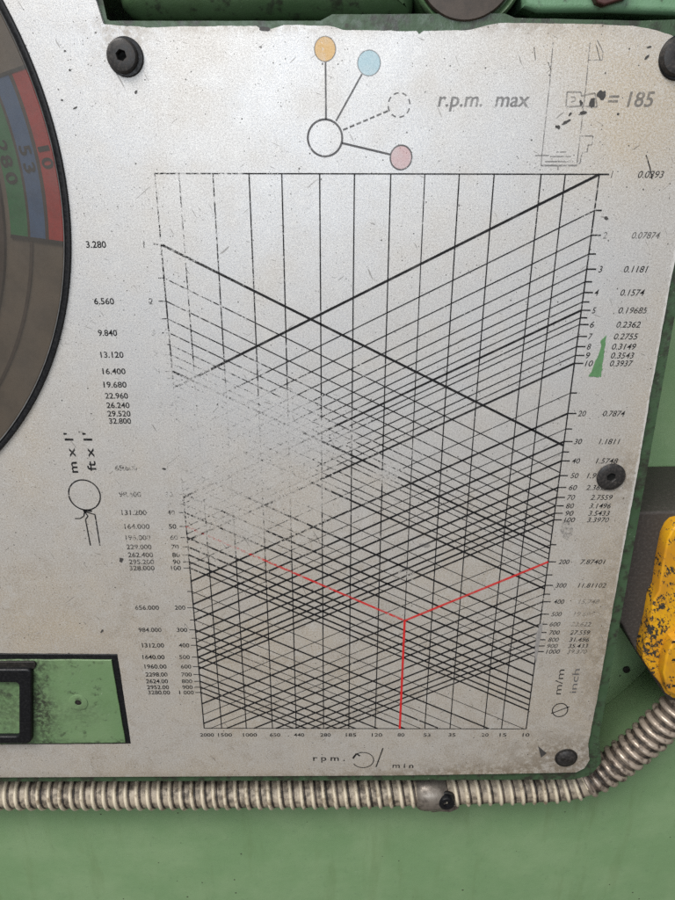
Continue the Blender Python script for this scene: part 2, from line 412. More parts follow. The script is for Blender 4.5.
# plate outline in photo pixels
TOP = [(103, 25), (150, 28.5), (200, 27), (256, 27), (261, 30.5), (272, 30), (284, 26), (330, 27), (343, 31), (416, 32), (419, 35.5), (424, 32), (468, 31), (484, 27), (500, 24),
       (560, 24.5), (620, 26), (648, 29), (668, 35)]
xr = EDGE_X
RIGHT = [(xr + .0002, pt(690, 60)[1]), (xr + .0004, pt(680, 170)[1]), (xr, pt(673, 258)[1]), (xr - .0003, pt(655, 375)[1]), (xr + .0001, pt(637, 471)[1]),
         (xr - .0002, pt(620, 575)[1]), (xr, pt(600, 690)[1]), (xr - .0005, pt(592, 745)[1])]
corner = px_loop([(589, 760), (584, 768), (576, 772)])
bottom = px_loop([(500, 773.5), (400, 775), (200, 776), (0, 777), (-90, 777)])
outline = [pt(-90, -70), pt(86, -70), pt(95, 0)] + px_loop(TOP) + RIGHT + corner + bottom
nT0 = 3; nR0 = nT0 + len(TOP); nC0 = nR0 + len(RIGHT)
plate_loop = rough_loop(outline, .0011, .00022, 3, sel=lambda i: nT0 - 1 <= i < nC0)

# round dial: fit a circle through points measured on its black rim
rim = px_loop([(37, 73), (60, 147), (71, 245), (71.5, 287), (65, 322), (50, 364), (3, 449)])
def fit_circle(P):
    import numpy as np
    A = np.array([[2 * x, 2 * z, 1] for x, z in P]); b = np.array([x * x + z * z for x, z in P])
    s = np.linalg.lstsq(A, b, rcond=None)[0]
    return float(s[0]), float(s[1]), float(math.sqrt(s[2] + s[0] ** 2 + s[1] ** 2))
DX, DZ, DR = fit_circle(rim)

win = px_loop([(-90, 652), (118, 653.5), (131.5, 744), (-90, 745.5)])
win = rough_loop(win, .001, .00012, 8)

plate = empty('data_plate', (0, 0, BOT_Z))
thing(plate, 'worn silver plate printed with a cutting speed chart on the green machine', 'data plate')
keep(sheet('sheet', [plate_loop, circle(DX, DZ, DR, 160), win], 0.0, .0012, .00025, M['plate'], plate), plate)

# raised green box that carries the plate
def offset_x(loop, dx): return [(x + dx, z) for x, z in loop]
h_out = [pt(-120, -90), pt(84, -90), pt(93, -2)] + px_loop([(99, 24), (108, 29), (322, 29), (334, 22.5), (504, 21.5), (514, 26), (640, 29)]) + \
        [(xr + .0014, pt(650, 26)[1]), (xr + .0019, pt(673, 258)[1]), (xr + .0024, pt(610, 640)[1]), (xr + .0024, pt(597, 740)[1])] + \
        px_loop([(597, 764), (589, 774), (574, 778)]) + px_loop([(400, 778.5), (0, 780), (-120, 780)])
h_out = rough_loop(h_out, .004, .0001, 2)
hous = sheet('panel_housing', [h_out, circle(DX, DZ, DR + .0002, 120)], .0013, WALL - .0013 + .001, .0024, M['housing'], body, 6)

# green castings above the plate
def block(name, loop_px, y_ref, y_front, depth, bev, mat, parent):
    return sheet(name, [px_loop(loop_px, y_ref)], y_front, depth, bev, mat, parent, 6)
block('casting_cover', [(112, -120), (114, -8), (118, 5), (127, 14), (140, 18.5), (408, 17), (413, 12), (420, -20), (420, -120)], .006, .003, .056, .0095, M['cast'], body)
block('casting_rail', [(520, 10), (534, 15.5), (600, 15), (720, 20), (720, -120), (500, -120)], .006, .002, .057, .002, M['right_green'], body)
kx, kz = pt(470, -37, .002); kr = pt(529, -37, .002)[0] - kx
boss = lathe_y('round_boss', kx, kz, [(kr, .059), (kr, .004), (kr * .985, .0026), (kr * .95, .002), (kr * .90, .0025), (kr * .87, .0035), (.0, .0045)], M['cast'], body)
lathe_y('boss_face', kx - kr * .05, kz + kr * .03, [(kr * .9, .0036), (kr * .895, .0012), (kr * .87, .0006), (0, .0002)], M['brown'], boss)
block('red_brown_lug', [(586, -20), (596, 3), (603, 6), (626, -1), (630, -20)], .0, -.001, .006, .0006, M['redbrown'], body)
sheet('gap_shade_sheet', [px_loop([(100, -100), (660, -100), (650, 40), (100, 40)], .050)], .050, .002, .0002, M['shade'], body)  # dark sheet added to blacken the gap in place of its shade

# ------------------------------------------------------------------ printed chart
INK_Y = -.00006
def poly_mesh(name, polys, mat, parent, y=INK_Y, op=1.0, wear=0.0):
    me = bpy.data.meshes.new(name); V = []; Fc = []
    for p in polys:
        Fc.append(list(range(len(V), len(V) + len(p)))); V += [(a, y, b) for a, b in p]
    me.from_pydata(V, [], Fc); me.update()
    o = link(name, me, mat); o.color = (op, 1 - wear, 0, 1)
    if parent is plate: keep(o, plate)
    elif parent is not None: o.parent = parent
    return o
def seg_quad(a, b, w):
    a = Vector(a); b = Vector(b); d = (b - a).normalized(); n = Vector((-d.y, d.x)) * w / 2
    return [tuple(a + n), tuple(a - n), tuple(b - n), tuple(b + n)]
def polyline(pts, w): return [seg_quad(a, b, w) for a, b in zip(pts, pts[1:])]
def ring_polys(cx, cz, rx, rz, w, a0=0, a1=360, n=48):
    out = []
    for i in range(n):
        t0 = math.radians(a0 + (a1 - a0) * i / n); t1 = math.radians(a0 + (a1 - a0) * (i + 1) / n)
        f = lambda t, k: (cx + (rx + k) * math.cos(t), cz + (rz + k) * math.sin(t))
        out.append([f(t0, -w / 2), f(t1, -w / 2), f(t1, w / 2), f(t0, w / 2)])
    return out
def ell(cx, cz, rx, rz, n=40): return [[(cx + rx * math.cos(2 * math.pi * i / n), cz + rz * math.sin(2 * math.pi * i / n)) for i in range(n)]]

X0, Z0 = pt(153.6, 173.4); X1 = pt(598, 174)[0]
XW = (pt(527, 729)[0] - pt(205, 729)[0] + X1 - X0) / 2
XL = (X0 + pt(205, 729)[0]) / 2
UX = XW / math.log10(200.0)                              # decade across
WB = 3.672
UZ = (Z0 - pt(366, 728.5)[1]) / WB                       # decade down
def ch(x, w): return (XL + x * UX, Z0 - w * UZ)
XR = math.log10(200.0); VOFF = .3525

nomo = poly_mesh('nomogram', polyline([ch(0, VOFF - .02), ch(0, 0)], .00040) + polyline([ch(0, WB), ch(XR, WB)], .00042) + polyline([ch(0, WB), ch(0, VOFF)], .0005)
                 + polyline([ch(XR, WB), ch(XR, 0)], .0005) + polyline([ch(0, 0), ch(XR + .03, 0)], .00042), M['ink'], plate)
cnt = [0]
def line(name, a, b, w, mat='ink', op=1.0, wear=0.0, dy=0.0):
    cnt[0] += 1
    return poly_mesh(name, [seg_quad(a, b, w)], M[mat], nomo, INK_Y - .00001 - .000004 * (cnt[0] % 9) - dy, op, wear)
RPM = [1500, 1000, 650, 440, 280, 185, 120, 80, 53, 35, 20, 15]
for n in RPM:
    x = math.log10(2000 / n)
    line('rpm_line', ch(x, 0), ch(x, WB), .00043 if n != 80 else .00034)
vals = []
for dcd in (1, 10, 100):
    base = [1, 1.5, 2, 2.5, 3, 3.5, 4, 4.5, 5, 5.5, 6, 7, 8, 9] if dcd == 1 else [1, 1.5, 2, 2.5, 3, 3.5, 4, 5, 6, 7, 8, 9]
    for b in base: vals.append((b * dcd, b, dcd))
vals.append((1000, 1, 1000))
def weight(v, b, dcd):
    if dcd == 1: return .00085 if b in (1,) else (.00078 if b == 5 else .00040)
    if b in (1.5, 2.5, 3.5): return .00030
    return .00074 if dcd == 10 else .00070
for v, b, dcd in vals:
    lv = math.log10(v); w = weight(v, b, dcd); wr = -.07 if dcd == 1 and b in (1, 5) else (-.02 if w > .0007 else 0)
    # diameter line: from the right axis falling to the left
    xe = XR - 2 * (WB - lv); xs = max(0.0, xe)
    red = abs(v - 200) < 1e-6
    if red:
        xc = math.log10(2000 / 80)
        line('diameter_line', ch(xc, lv + .5 * (XR - xc)), ch(xs, lv + .5 * (XR - xs)), w, 'ink', 1.0, wr)
    else:
        line('diameter_line', ch(XR, lv), ch(xs, lv + .5 * (XR - xs)), w, 'ink', 1.0, wr)
    # speed line: from the left axis falling to the right
    ws = lv + VOFF
    if ws < WB:
        xe = min(XR, 2 * (WB - ws))
        if abs(v - 50) < 1e-6:
            xc = math.log10(2000 / 80)
            line('speed_line', ch(xc, ws + .5 * xc), ch(xe, ws + .5 * xe), w, 'ink', 1.0, wr)
        else:
            line('speed_line', ch(0, ws), ch(xe, ws + .5 * xe), w, 'ink', 1.0, wr)
    # ticks
    tl = .0032 if b not in (1.5, 2.5, 3.5, 4.5, 5.5) else .0024
    a = ch(XR, lv); line('tick_mark', a, (a[0] + tl, a[1]), .00050)
    if ws < WB:
        a = ch(0, ws); line('tick_mark', (a[0] - tl * .8, a[1]), a, .00036)
xc = math.log10(25.0); wc = 2.30103 + .5 * (XR - xc)
line('red_guide_line', ch(xc, WB), ch(xc, wc), .00095, 'red', .92, -.05, .00003)
line('red_guide_line', ch(xc, wc), ch(XR, 2.30103), .00095, 'red', .80, -.02, .00003)
line('red_guide_line', ch(xc, wc), ch(0, 1.69897 + VOFF), .00090, 'red', .80, .05, .00003)

def text(s, px, py, width_px, cap, parent=None, mat='ink', rot=0.0, shear=0.0, op=1.0, wear=0.0, name='number', y=INK_Y, keep_parent=True, depth=0.0, space=1.0, bold=.016):
    cu = bpy.data.curves.new(name, 'FONT'); cu.body = s; cu.size = 1.0; cu.shear = shear; cu.resolution_u = 3; cu.space_character = space; cu.offset = bold
    o = bpy.data.objects.new('tmp', cu); C.objects.link(o)
    me = bpy.data.meshes.new_from_object(o.evaluated_get(bpy.context.evaluated_depsgraph_get()))
    bpy.data.objects.remove(o); bpy.data.curves.remove(cu)
    xs = [v.co.x for v in me.vertices]; ys = [v.co.y for v in me.vertices]
    x0, x1, y0, y1 = min(xs), max(xs), min(ys), max(ys)
    cx, cz = pt(px, py, depth); W = width_px
    if rot == 0: W = width_px * mm_per_px(px, py, depth)
    else: W = abs(pt(px, py - width_px / 2, depth)[1] - pt(px, py + width_px / 2, depth)[1])
    sx = W / (x1 - x0); sz = cap / .70
    ca, sa = math.cos(rot), math.sin(rot)
    for v in me.vertices:
        a = (v.co.x - (x0 + x1) / 2) * sx; b = (v.co.y - .35) * sz
        v.co = (cx + a * ca - b * sa, y, cz + a * sa + b * ca)
    me.name = name
    q = link(name, me, M[mat] if isinstance(mat, str) else mat); q.color = (op, 1 - wear, 0, 1)
    if keep_parent: keep(q, parent or plate)
    return q

CAP = .00215
def to_px(X, Z, y=0.0):
    p = Vector((X, y, Z)) - CAM; d = p.dot(fwd)
    return CX + F_PX * p.dot(right) / d, CY - F_PX * p.dot(up) / d
def lpy(v): return to_px(*ch(0, math.log10(v) + VOFF))[1]
def rpy(v): return to_px(*ch(XR, math.log10(v)))[1]
LEFT = [(1, '1', 144, 1.5, '3.280', 96, 20), (2, '2', 151, 4, '6.560', 104, 20), (3, '3', 153.5, 4, '9.840', 107.5, 19), (4, '4', 156, 4, '13.120', 112, 23), (5, '5', 158, 4, '16.400', 114, 23),
        (6, '6', 159, 4, '19.680', 115, 23), (7, '7', 160, 4, '22.960', 116.5, 23), (8, '8', 161, 4, '26.240', 118, 23), (9, '9', 162, 4, '29.520', 119, 23), (10, '10', 162, 7, '32.800', 120, 22),
        (20, '20', 167, 7.5, '65.600', 126, 22), (30, '30', 169, 7.5, '98.400', 130, 22), (40, '40', 171, 7.5, '131.200', 134, 25), (50, '50', 172.5, 7.5, '164.000', 137, 25), (60, '60', 174, 7.5, '196.000', 138, 25),
        (70, '70', 175, 7.5, '229.000', 139, 25), (80, '80', 176, 7.5, '262.400', 140.5, 25), (90, '90', 176.5, 7.5, '295.200', 141.5, 25), (100, '100', 176, 10, '328.000', 142, 25), (200, '200', 180, 10.5, '656.000', 147, 24),
        (300, '300', 182, 10.5, '984.000', 150, 23), (400, '400', 184, 10.5, '1312.00', 153, 22), (500, '500', 184.5, 10.5, '1640.00', 153.5, 22), (600, '600', 186, 10.5, '1960.00', 155.5, 22),
        (700, '700', 186.5, 10.5, '2298.00', 156.5, 22), (800, '800', 187, 10.5, '2624.00', 157, 22), (900, '900', 187.5, 10.5, '2952.00', 158, 22), (1000, '1 000', 186.5, 14.5, '3280.00', 159, 22)]
for v, a, ax, aw, b, bx, bw in LEFT:
    y = lpy(v)
    text(a, ax, y, aw, CAP * .95, wear=.03 if v < 4 else 0, op=.85)
    fade = .0 if v <= 6 else (.03 if v < 20 else (.045 if v < 400 else .01))
    text(b, bx, y, bw, CAP, wear=fade - (.10 if v < 12 else .03), op=.97 if v < 20 or v > 300 else .72)
RIGHTV = [(1, '1', 612, 1.7, '0.0393', 651, 26), (2, '2', 605, 4, '0.07874', 646, 28), (3, '3', 600.5, 4, '0.1181', 636, 24), (4, '4', 596.5, 4.2, '0.1574', 632.5, 24), (5, '5', 594, 4, '0.19685', 633, 29),
          (6, '6', 592, 4, '0.2362', 628.5, 24), (7, '7', 590.5, 4, '0.2755', 626, 24), (8, '8', 589, 4, '0.3149', 624, 24), (9, '9', 588, 4, '0.3543', 622.5, 23), (10, '10', 589, 8, '0.3937', 621.5, 23),
          (20, '20', 582, 8, '0.7874', 614, 22), (30, '30', 578, 8, '1.1811', 609.5, 21), (40, '40', 576, 8, '1.5748', 607, 22), (50, '50', 574.5, 8, '1.9685', 598, 22), (60, '60', 573, 8, '2.3622', 597, 22),
          (70, '70', 571, 8, '2.7559', 601.5, 22), (80, '80', 570, 8, '3.1496', 600, 21.5), (90, '90', 569.5, 8, '3.5433', 599, 21.5), (100, '100', 569.5, 11, '3.3970', 598, 22), (200, '200', 564, 11, '7.87401', 593, 25),
          (300, '300', 561, 11, '11.81102', 592, 28), (400, '400', 559, 10.5, '15.748', 589, 21), (500, '500', 556.5, 10.5, '19.685', 584, 21), (600, '600', 555, 10.5, '23.622', 581, 20),
          (700, '700', 554.5, 10.5, '27.559', 580, 20), (800, '800', 553.5, 10.5, '31.496', 579, 20), (900, '900', 552.5, 10.5, '35.433', 578, 20), (1000, '1000', 553, 14, '39.370', 577, 20)]
for v, a, ax, aw, b, bx, bw in RIGHTV:
    y = rpy(v)
    text(a, ax, y, aw, CAP, shear=.22, bold=.006, op=.95 if v > 2 else .7)
    text(b, bx, y, bw, CAP, shear=.24, bold=.006, op={1: .75, 2: .55, 400: .35, 500: .4, 600: .62, 1000: .5}.get(v, .95), wear=.06 if v in (400, 500, 900, 1000, 600) else .01)
for n, px in zip([2000, 1500, 1000, 650, 440, 280, 185, 120, 80, 53, 35, 20, 15, 10], [207, 225, 250, 275, 299, 325.5, 351, 377, 401, 427, 452, 485, 503, 526]):
    s = str(n); text(s, px, 734.8, 3.5 * len(s), CAP * .9, op=.9, wear=.0 if n > 100 else .04)

# captions
text("r.p.m.  max", 484, 99, 92, .0042, mat='grey', shear=.14, op=.5, wear=.03, name='caption')
text("= 185", 631, 99, 46, .0043, mat='grey', shear=.14, op=.5, wear=.03, name='caption')
text("m x 1'", 71, 453, 40, .0032, rot=math.pi / 2, name='caption')
text("ft x 1'", 89.5, 452, 38, .0032, rot=math.pi / 2, name='caption')
text("m/m", 559, 682, 25, .0032, rot=math.pi / 2 , name='caption', op=.85, bold=.0)
text("inch", 574.5, 681, 24, .0030, rot=math.pi / 2, name='caption', mat='grey', op=.8, bold=0)
text("r p m .", 329, 758, 32, .0032, name='caption', mat='ink', op=.8, wear=.02)
text("m i n", 403, 765.5, 21, .0028, name='caption', op=.8, wear=.03)

def k(px, py): return mm_per_px(px, py)
def psym(name, polys, mat='ink', op=1.0, wear=0.0, dy=0.0): return poly_mesh(name, polys, M[mat], plate, INK_Y - dy, op, wear)
def L(pts, wpx): return polyline(px_loop(pts), wpx * k(*pts[0]))
def CIRC(px, py, r, w, a0=0, a1=360, n=48, ry=None):
    x, z = pt(px, py); rx = r * k(px, py); rz = (pt(px, py - (ry or r))[1] - pt(px, py + (ry or r))[1]) / 2
    return ring_polys(x, z, rx, rz, w * k(px, py), a0, a1, n)
def DISC(px, py, r, ry):
    x, z = pt(px, py); return ell(x, z, r * k(px, py), (pt(px, py - ry)[1] - pt(px, py + ry)[1]) / 2)
# gear lever positions sketch
psym('position_ring', CIRC(325, 138, 17.2, 2.0, ry=18.5), 'grey', .9)
psym('position_disc', DISC(325, 49, 10.5, 12.5), 'yellow_ink', .52, -.02); psym('position_outline', CIRC(325, 49, 10.6, 1.1, ry=12.6), 'grey', .45, 0, .00002)
psym('position_disc', DISC(369, 63, 11.3, 12.8), 'blue_ink', .46, -.02); psym('position_outline', CIRC(369, 63, 11.4, 1.1, ry=12.9), 'grey', .4, 0, .00002)
psym('position_disc', DISC(401, 157.5, 10.6, 12), 'pink_ink', .45, -.02); psym('position_outline', CIRC(401, 157.5, 10.8, 1.5, ry=12.2), 'grey', .8, 0, .00002)
dash = []
for i in range(8): dash += CIRC(399, 105, 10.8, 1.4, i * 45 + 4, i * 45 + 30, 6, ry=12.2)
psym('dashed_ring', dash, 'grey', .7)
psym('lever_line', L([(325.5, 62), (326, 119.5)], 1.8), 'grey', .75)
psym('lever_line', L([(362, 74), (336, 121)], 1.8), 'grey', .75)
psym('lever_line', L([(342, 143), (390.5, 154.5)], 2.0), 'grey', 1.0)
dl = []
for i in range(7):
    a, b = i / 7, i / 7 + .10; dl += L([(343 + 47 * a, 130 - 20 * a), (343 + 47 * b, 130 - 20 * b)], 1.8)
psym('dashed_lever_line', dl, 'grey', .75)
# turning sketch at top right
psym('tool_sketch', L([(553, 42), (550, 80), (541.5, 158), (541, 166)], 1.1) + L([(590, 42), (586, 85), (577, 163)], 1.2)
     + L([(541, 165.5), (577, 165.5)], 1.6) + L([(545, 161.5), (573, 161.5)], 1.4) + L([(550, 156.5), (571, 156.5)], 1.2) + L([(556, 152), (566, 152)], 1.0) + L([(558, 166), (558, 170)], 1.2)
     + L([(535, 155.5), (549, 155.5)], 1.2) + L([(588, 60), (602, 60), (603, 52), (597, 40)], 1.0)
     + L([(581, 136), (593, 136), (592, 145), (588, 145), (587, 152), (582, 153), (580, 163), (577, 164)], 1.2), 'grey', .5, .05)
psym('spindle_symbol', L([(567, 92), (581, 92), (581, 96), (595, 93), (597, 107)], 1.6) + L([(567, 92), (566, 107), (580, 106), (597, 107)], 1.6) + L([(571, 97), (575, 97), (575, 101), (571, 102)], 1.2), 'grey', .38, .04)
# turning tool sketch left, diameter sign right, turning arrow bottom
psym('tool_sketch', CIRC(84.5, 495, 15.7, 1.4, ry=15.0), 'ink', 1)
psym('tool_sketch', L([(75, 518.5), (80, 518.5), (84, 516), (84.5, 511.5), (95, 514.5), (100, 545.5)], 1.3) + L([(84.5, 511.5), (88, 516), (85.5, 519.5), (90.5, 545.5)], 1.3) + L([(83, 510.5), (92, 511)], 2.0), 'ink', .95)
psym('diameter_sign', CIRC(560, 710, 7.6, 1.1, ry=6.6) + L([(551, 713.5), (569.5, 706.5)], 1.1), 'ink', .9)
psym('rotation_arrow', CIRC(363, 760, 10.6, 1.0, 165, -150, 40, ry=7.6) + L([(353, 758.5), (356.5, 753.5), (360, 756)], 1.8) + L([(376, 767), (383, 748)], 1.3), 'ink', .85, .01)

# scrapes, chips and pock marks that have a shape of their own
sheet('paint_chip', [px_loop(rough_loop([(606.5, 335), (605, 346), (603, 360), (601, 377), (588.5, 376.5), (592, 370), (595, 362), (598, 356), (601, 347), (600.5, 341)], 1.5, .9, 2))], -.00010, .00008, 0, M['primer'])
chip = bpy.data.objects['paint_chip']; keep(chip, plate)
def blob(cx, cy, rx, ry, seed, rot=0.0, n=18):
    out = []
    for i in range(n):
        a = 2 * math.pi * i / n; j = 1 + .55 * mnoise.noise(Vector((math.cos(a) * 1.7, math.sin(a) * 1.7, seed * 3.1)))
        x, y = rx * j * math.cos(a), ry * j * math.sin(a)
        out.append((cx + x * math.cos(rot) - y * math.sin(rot), cy + x * math.sin(rot) + y * math.cos(rot)))
    return out
M['pit'] = dull('dark_pit', (.045, .042, .04), .6, .4, 0, 1.2)
for i, (a, b, c, d, r) in enumerate([(602, 95, 5, 4.2, 0), (592, 103, 3, 4.5, .2), (583, 113, 4.5, 1.6, -.3), (566, 122, 4.5, 1.5, -.5), (558, 127, 2.5, 2, .4), (581, 103, 1.6, 3, 0), (570, 114, 1.2, 1.8, .6),
                                    (606, 218, 2.2, 1.4, .5), (618, 114, 1.2, 1.2, 0), (647, 57, 3.5, 1.2, -.9), (649, 47, 2.5, 1, -.2), (265, 29, 5, 2.2, .1), (123, 467.5, .9, .9, 0), (164, 468.7, 2.2, .9, .1),
                                    (136, 92, 1.0, 2, .5), (75, 108, 2.4, .9, -.6), (62, 100, 1.4, 1, 0), (70, 70, 1.2, 1.1, 0), (65, 51, 1.2, 1.1, 0), (102, 631, 2, .9, -.9), (121, 560, 1.8, 2.5, .3)]):
    keep(sheet('pock_mark', [px_loop(blob(a, b, c, d, i, r))], -.00011, .00008, 0, M['pit']), plate)
psym('scratch', L([(646, 155), (650, 168), (652, 179)], 1.1), 'ink', .95)
psym('scratch', L([(534, 47), (535.5, 60)], .9), 'ink', .6); psym('scratch', L([(596, 44), (600, 60)], .9), 'ink', .6); psym('scratch', L([(548, 62), (551, 70)], .9), 'ink', .7)
for i, (a, b, c, d, r) in enumerate([(388, 477, 8, 4, .2), (407, 571, 7, 4.5, .3), (566, 531, 7, 9, .2), (425, 545, 5, 2.5, .1), (398, 500, 3, 2, 0)]):
    t_op = psym('rubbed_patch', [px_loop(blob(a, b, c, d, i + 30, r))], 'grey', .38, .10, .00006)
keep(sheet('scraped_patch', [px_loop(rough_loop([(539.5, 624), (543, 622), (540, 640), (536, 662), (534.5, 655), (535.5, 638)], 2, .6, 4))], -.00016, .00008, 0, M['bare']), plate)
keep(sheet('corner_chip', [px_loop([(538, 746), (546.5, 753), (541, 757.5)])], -.00012, .00008, 0, M['pit']), plate)

# ------------------------------------------------------------------ round dial
dial = empty('feed_dial', (DX, 0, DZ - DR))
thing(dial, 'round dial with red, blue and green bands behind dirty glass in a black rim', 'dial')
def dp(o): return keep(o, dial)
dp(lathe_y('rim', DX, DZ, [(DR - .00005, .004), (DR - .00005, -.0004), (DR - .0003, -.0009), (DR - .0010, -.0010), (DR - .0017, -.0007), (DR - .0020, .0), (DR - .0021, .004)], M['rubber'], seg=160))
dp(lathe_y('inner_ring', DX, DZ, [(DR - .0022, .003), (DR - .0022, .0002), (DR - .0024, -.0001), (DR - .0028, .0001), (DR - .0029, .003)], M['chrome'], seg=160))
FACE_Y = .0020
dp(lathe_y('dial_face', DX, DZ, [(DR - .0010, .004), (DR - .0011, FACE_Y), (0, FACE_Y)], M['dial'], seg=128))
dp(lathe_y('cover_glass', DX, DZ, [(DR - .0030, .0011), (DR - .0031, .0004), (DR - .0036, .0003), (0, .0000)], M['glass'], seg=128, sm=60))
def pol(px, py):
    x, z = pt(px, py, FACE_Y); return math.hypot(x - DX, z - DZ), math.atan2(z - DZ, x - DX)
a_top = pol(28, 68)[1]; a_bot = pol(62, 241)[1]
def band(name, r0, r1, a0, a1, mat, y=FACE_Y - .0004, n=40):
    lp = [(DX + r1 * math.cos(a0 + (a1 - a0) * i / n), DZ + r1 * math.sin(a0 + (a1 - a0) * i / n)) for i in range(n + 1)]
    lp += [(DX + r0 * math.cos(a1 + (a0 - a1) * i / n), DZ + r0 * math.sin(a1 + (a0 - a1) * i / n)) for i in range(n + 1)]
    return dp(sheet(name, [lp], y, .0004, 0, mat))
rr = [pol(x, 240)[0] for x in (64, 49.5, 46, 31, 28.5, 11.5)]
band('red_band', rr[1], rr[0], a_bot, a_top, M['dial_red']); band('blue_band', rr[3], rr[2], a_bot, a_top, M['dial_blue']); band('green_band', rr[5], rr[4], a_bot, a_top, M['dial_green'])
band('dark_arc', rr[2], rr[1], a_bot - .004, a_top, M['dial_dark']); band('dark_arc', rr[4], rr[3], a_bot - .004, a_top, M['dial_dark'])
band('divider_line', rr[5], rr[0] * 1.01, a_bot - .011, a_bot, M['dial_ink'], FACE_Y - .0006, 6); band('divider_line', rr[5], rr[0] * 1.01, a_top, a_top + .008, M['dial_ink'], FACE_Y - .0006, 6)
band('dark_arc', rr[3] * .997, rr[3] * 1.006, a_bot - .9, a_bot - .011, M['dial_dark'])
dp(lathe_y('dial_centre', DX, DZ, [(rr[5] * .985, FACE_Y), (rr[5] * .98, FACE_Y - .0008), (rr[5] * .93, FACE_Y - .001), (0, FACE_Y - .001)], M['dial_dark'], seg=128))
DT = FACE_Y - .0006
for s, px, py, w, a in (('1', 43.5, 148.5, 5, 0), ('0', 47.5, 163, 11, 0), ('5', 25, 150, 10, 0), ('3', 29.5, 167.5, 10, 0), ('2', 1.5, 146, 11, 0), ('8', 6.5, 161, 12, 0), ('0', 11.5, 178, 12, 0)):
    dp(text(s, px, py, w, .0036, mat='dial_ink', rot=-math.pi / 2 + .17, y=DT, keep_parent=False, depth=DT, name='dial_digit'))

# ------------------------------------------------------------------ green insert with black frame in the cut-out
ins = empty('cover_insert', (pt(40, 745)[0], 0, pt(40, 745)[1]))
thing(ins, 'green painted cover set into the plate with a black rounded frame', 'cover plate')
def ip(o): return keep(o, ins)
gask = rough_loop(px_loop([(-88, 653), (117.5, 654.3), (131, 743.6), (-88, 745)]), .001, .0001, 5)
ip(sheet('gasket', [gask], -.0002, .0012, .0003, M['rubber']))
pan = rough_loop(px_loop([(-88, 658.5), (112, 659), (126, 741.5), (-88, 743.5)]), .001, .00018, 6)
ip(sheet('panel', [pan], -.0008, .0008, .0002, M['insert']))
def rrect(x0, x1, y0, y1, r, y=0.0, n=6):
    out = []
    for cx, cy, a in ((x1 - r, y0 + r, -90), (x1 - r, y1 - r, 0), (x0 + r, y1 - r, 90), (x0 + r, y0 + r, 180)):
        for i in range(n + 1):
            t = math.radians(a + 90 * i / n); out.append((cx + r * math.cos(t), cy + r * math.sin(t)))
    return px_loop(out, y)
ip(sheet('frame', [rrect(-60, 32.5, 668, 742, 5, -.002), rrect(-48, 20, 681, 735, 4, -.002)], -.0032, .0026, .0007, M['rubber'], None, 3))
ip(sheet('frame_lip', [rrect(-60, 36, 661, 668, 2.5, -.001)], -.0016, .0009, .0003, M['shade']))
hx, hz = pt(79, 701)
ip(lathe_y('drilled_boss', hx, hz, [(.0042, -.0007), (.0041, -.00105), (.0036, -.00115), (.0015, -.00112), (.0014, -.0007)], M['insert'], seg=40))
ip(lathe_y('hole', hx, hz, [(.00135, -.00095), (.0, -.00098)], M['shade'], seg=24))

# ------------------------------------------------------------------ screws
class HexShape:
    def __init__(s, rings, a0): s.rings = set(rings); s.a0 = a0
    def __call__(s, a):
        q = (a + s.a0) % (math.pi / 3) - math.pi / 6
        return math.cos(math.pi / 6) / math.cos(q)
def hex_screw(px, py, r, kind, label, tilt=(0, 0), a0=.3):
    x, z = pt(px, py, -.002)
    root = empty('plate_screw', (x, 0, z)); thing(root, label, 'screw', 'screws holding the data plate')
    h = .0025 if kind == 'button' else .0011
    sr = r * .32
    prof = [(r * .96, -.0002), (r, -.0006), (r * .985, -h * .5), (r * .86, -h * .88), (r * .62, -h * .99), (sr * 1.12, -h), (sr, -h + .0002), (sr * .96, -h + .0022 if h > .0023 else -.0001), (0, -h + .0023 if h > .0024 else .0000)]
    hd = lathe_y('head', 0, 0, prof, M['screw'], root, 60, HexShape((5, 6, 7), a0), 40)
    if kind == 'button':
        lathe_y('washer', .0007, -.0001, [(r * 1.13, .0000), (r * 1.13, -.0006), (r * 1.09, -.0009), (r * .7, -.0009)], M['rubber'], root, 60)
    pin = lathe_y('socket_floor', 0, 0, [(sr * .9, -h + .0020 if h > .0024 else -.0003), (0, -h + .0020 if h > .0024 else -.0003)], M['socket_shade'], hd, 24)  # floor blacker than the head, the socket's shade put into its colour
    root.rotation_euler = (tilt[0], 0, tilt[1])
    return root
hex_screw(121.5, 55.5, .0049, 'button', 'black socket screw at the upper left corner of the plate')
hex_screw(680, 56, .0056, 'button', 'black socket screw cut by the right photo border at the top')
hex_screw(612.5, 478.5, .0055, 'flat', 'flat black socket screw over the inch numbers at the right edge')
# lower right: recessed slotted screw
x, z = pt(566, 757.5)
root = empty('plate_screw', (x, 0, z)); thing(root, 'dark slotted screw in the lower right corner of the plate', 'screw', 'screws holding the data plate')
lathe_y('countersink', 0, 0, [(.0052, -.0001), (.0051, -.0004), (.0045, -.0005), (.0042, -.0001)], M['shade'], root, 48)
hd = lathe_y('head', 0, 0, [(.0044, -.0001), (.0043, -.0007), (.0037, -.0012), (.0019, -.0016), (0, -.0017)], M['screw'], root, 48)
for aa in (0.25, ):
    bm = bmesh.new(); bmesh.ops.create_cube(bm, size=1.0)
    for v in bm.verts:
        q = Vector((v.co.x * .0054, v.co.y * .0006 - .0016, v.co.z * .0011)); v.co = Matrix.Rotation(aa, 3, 'Y') @ q
    me = bpy.data.meshes.new('slot'); bm.to_mesh(me); bm.free(); link('slot', me, M['shade'], hd)

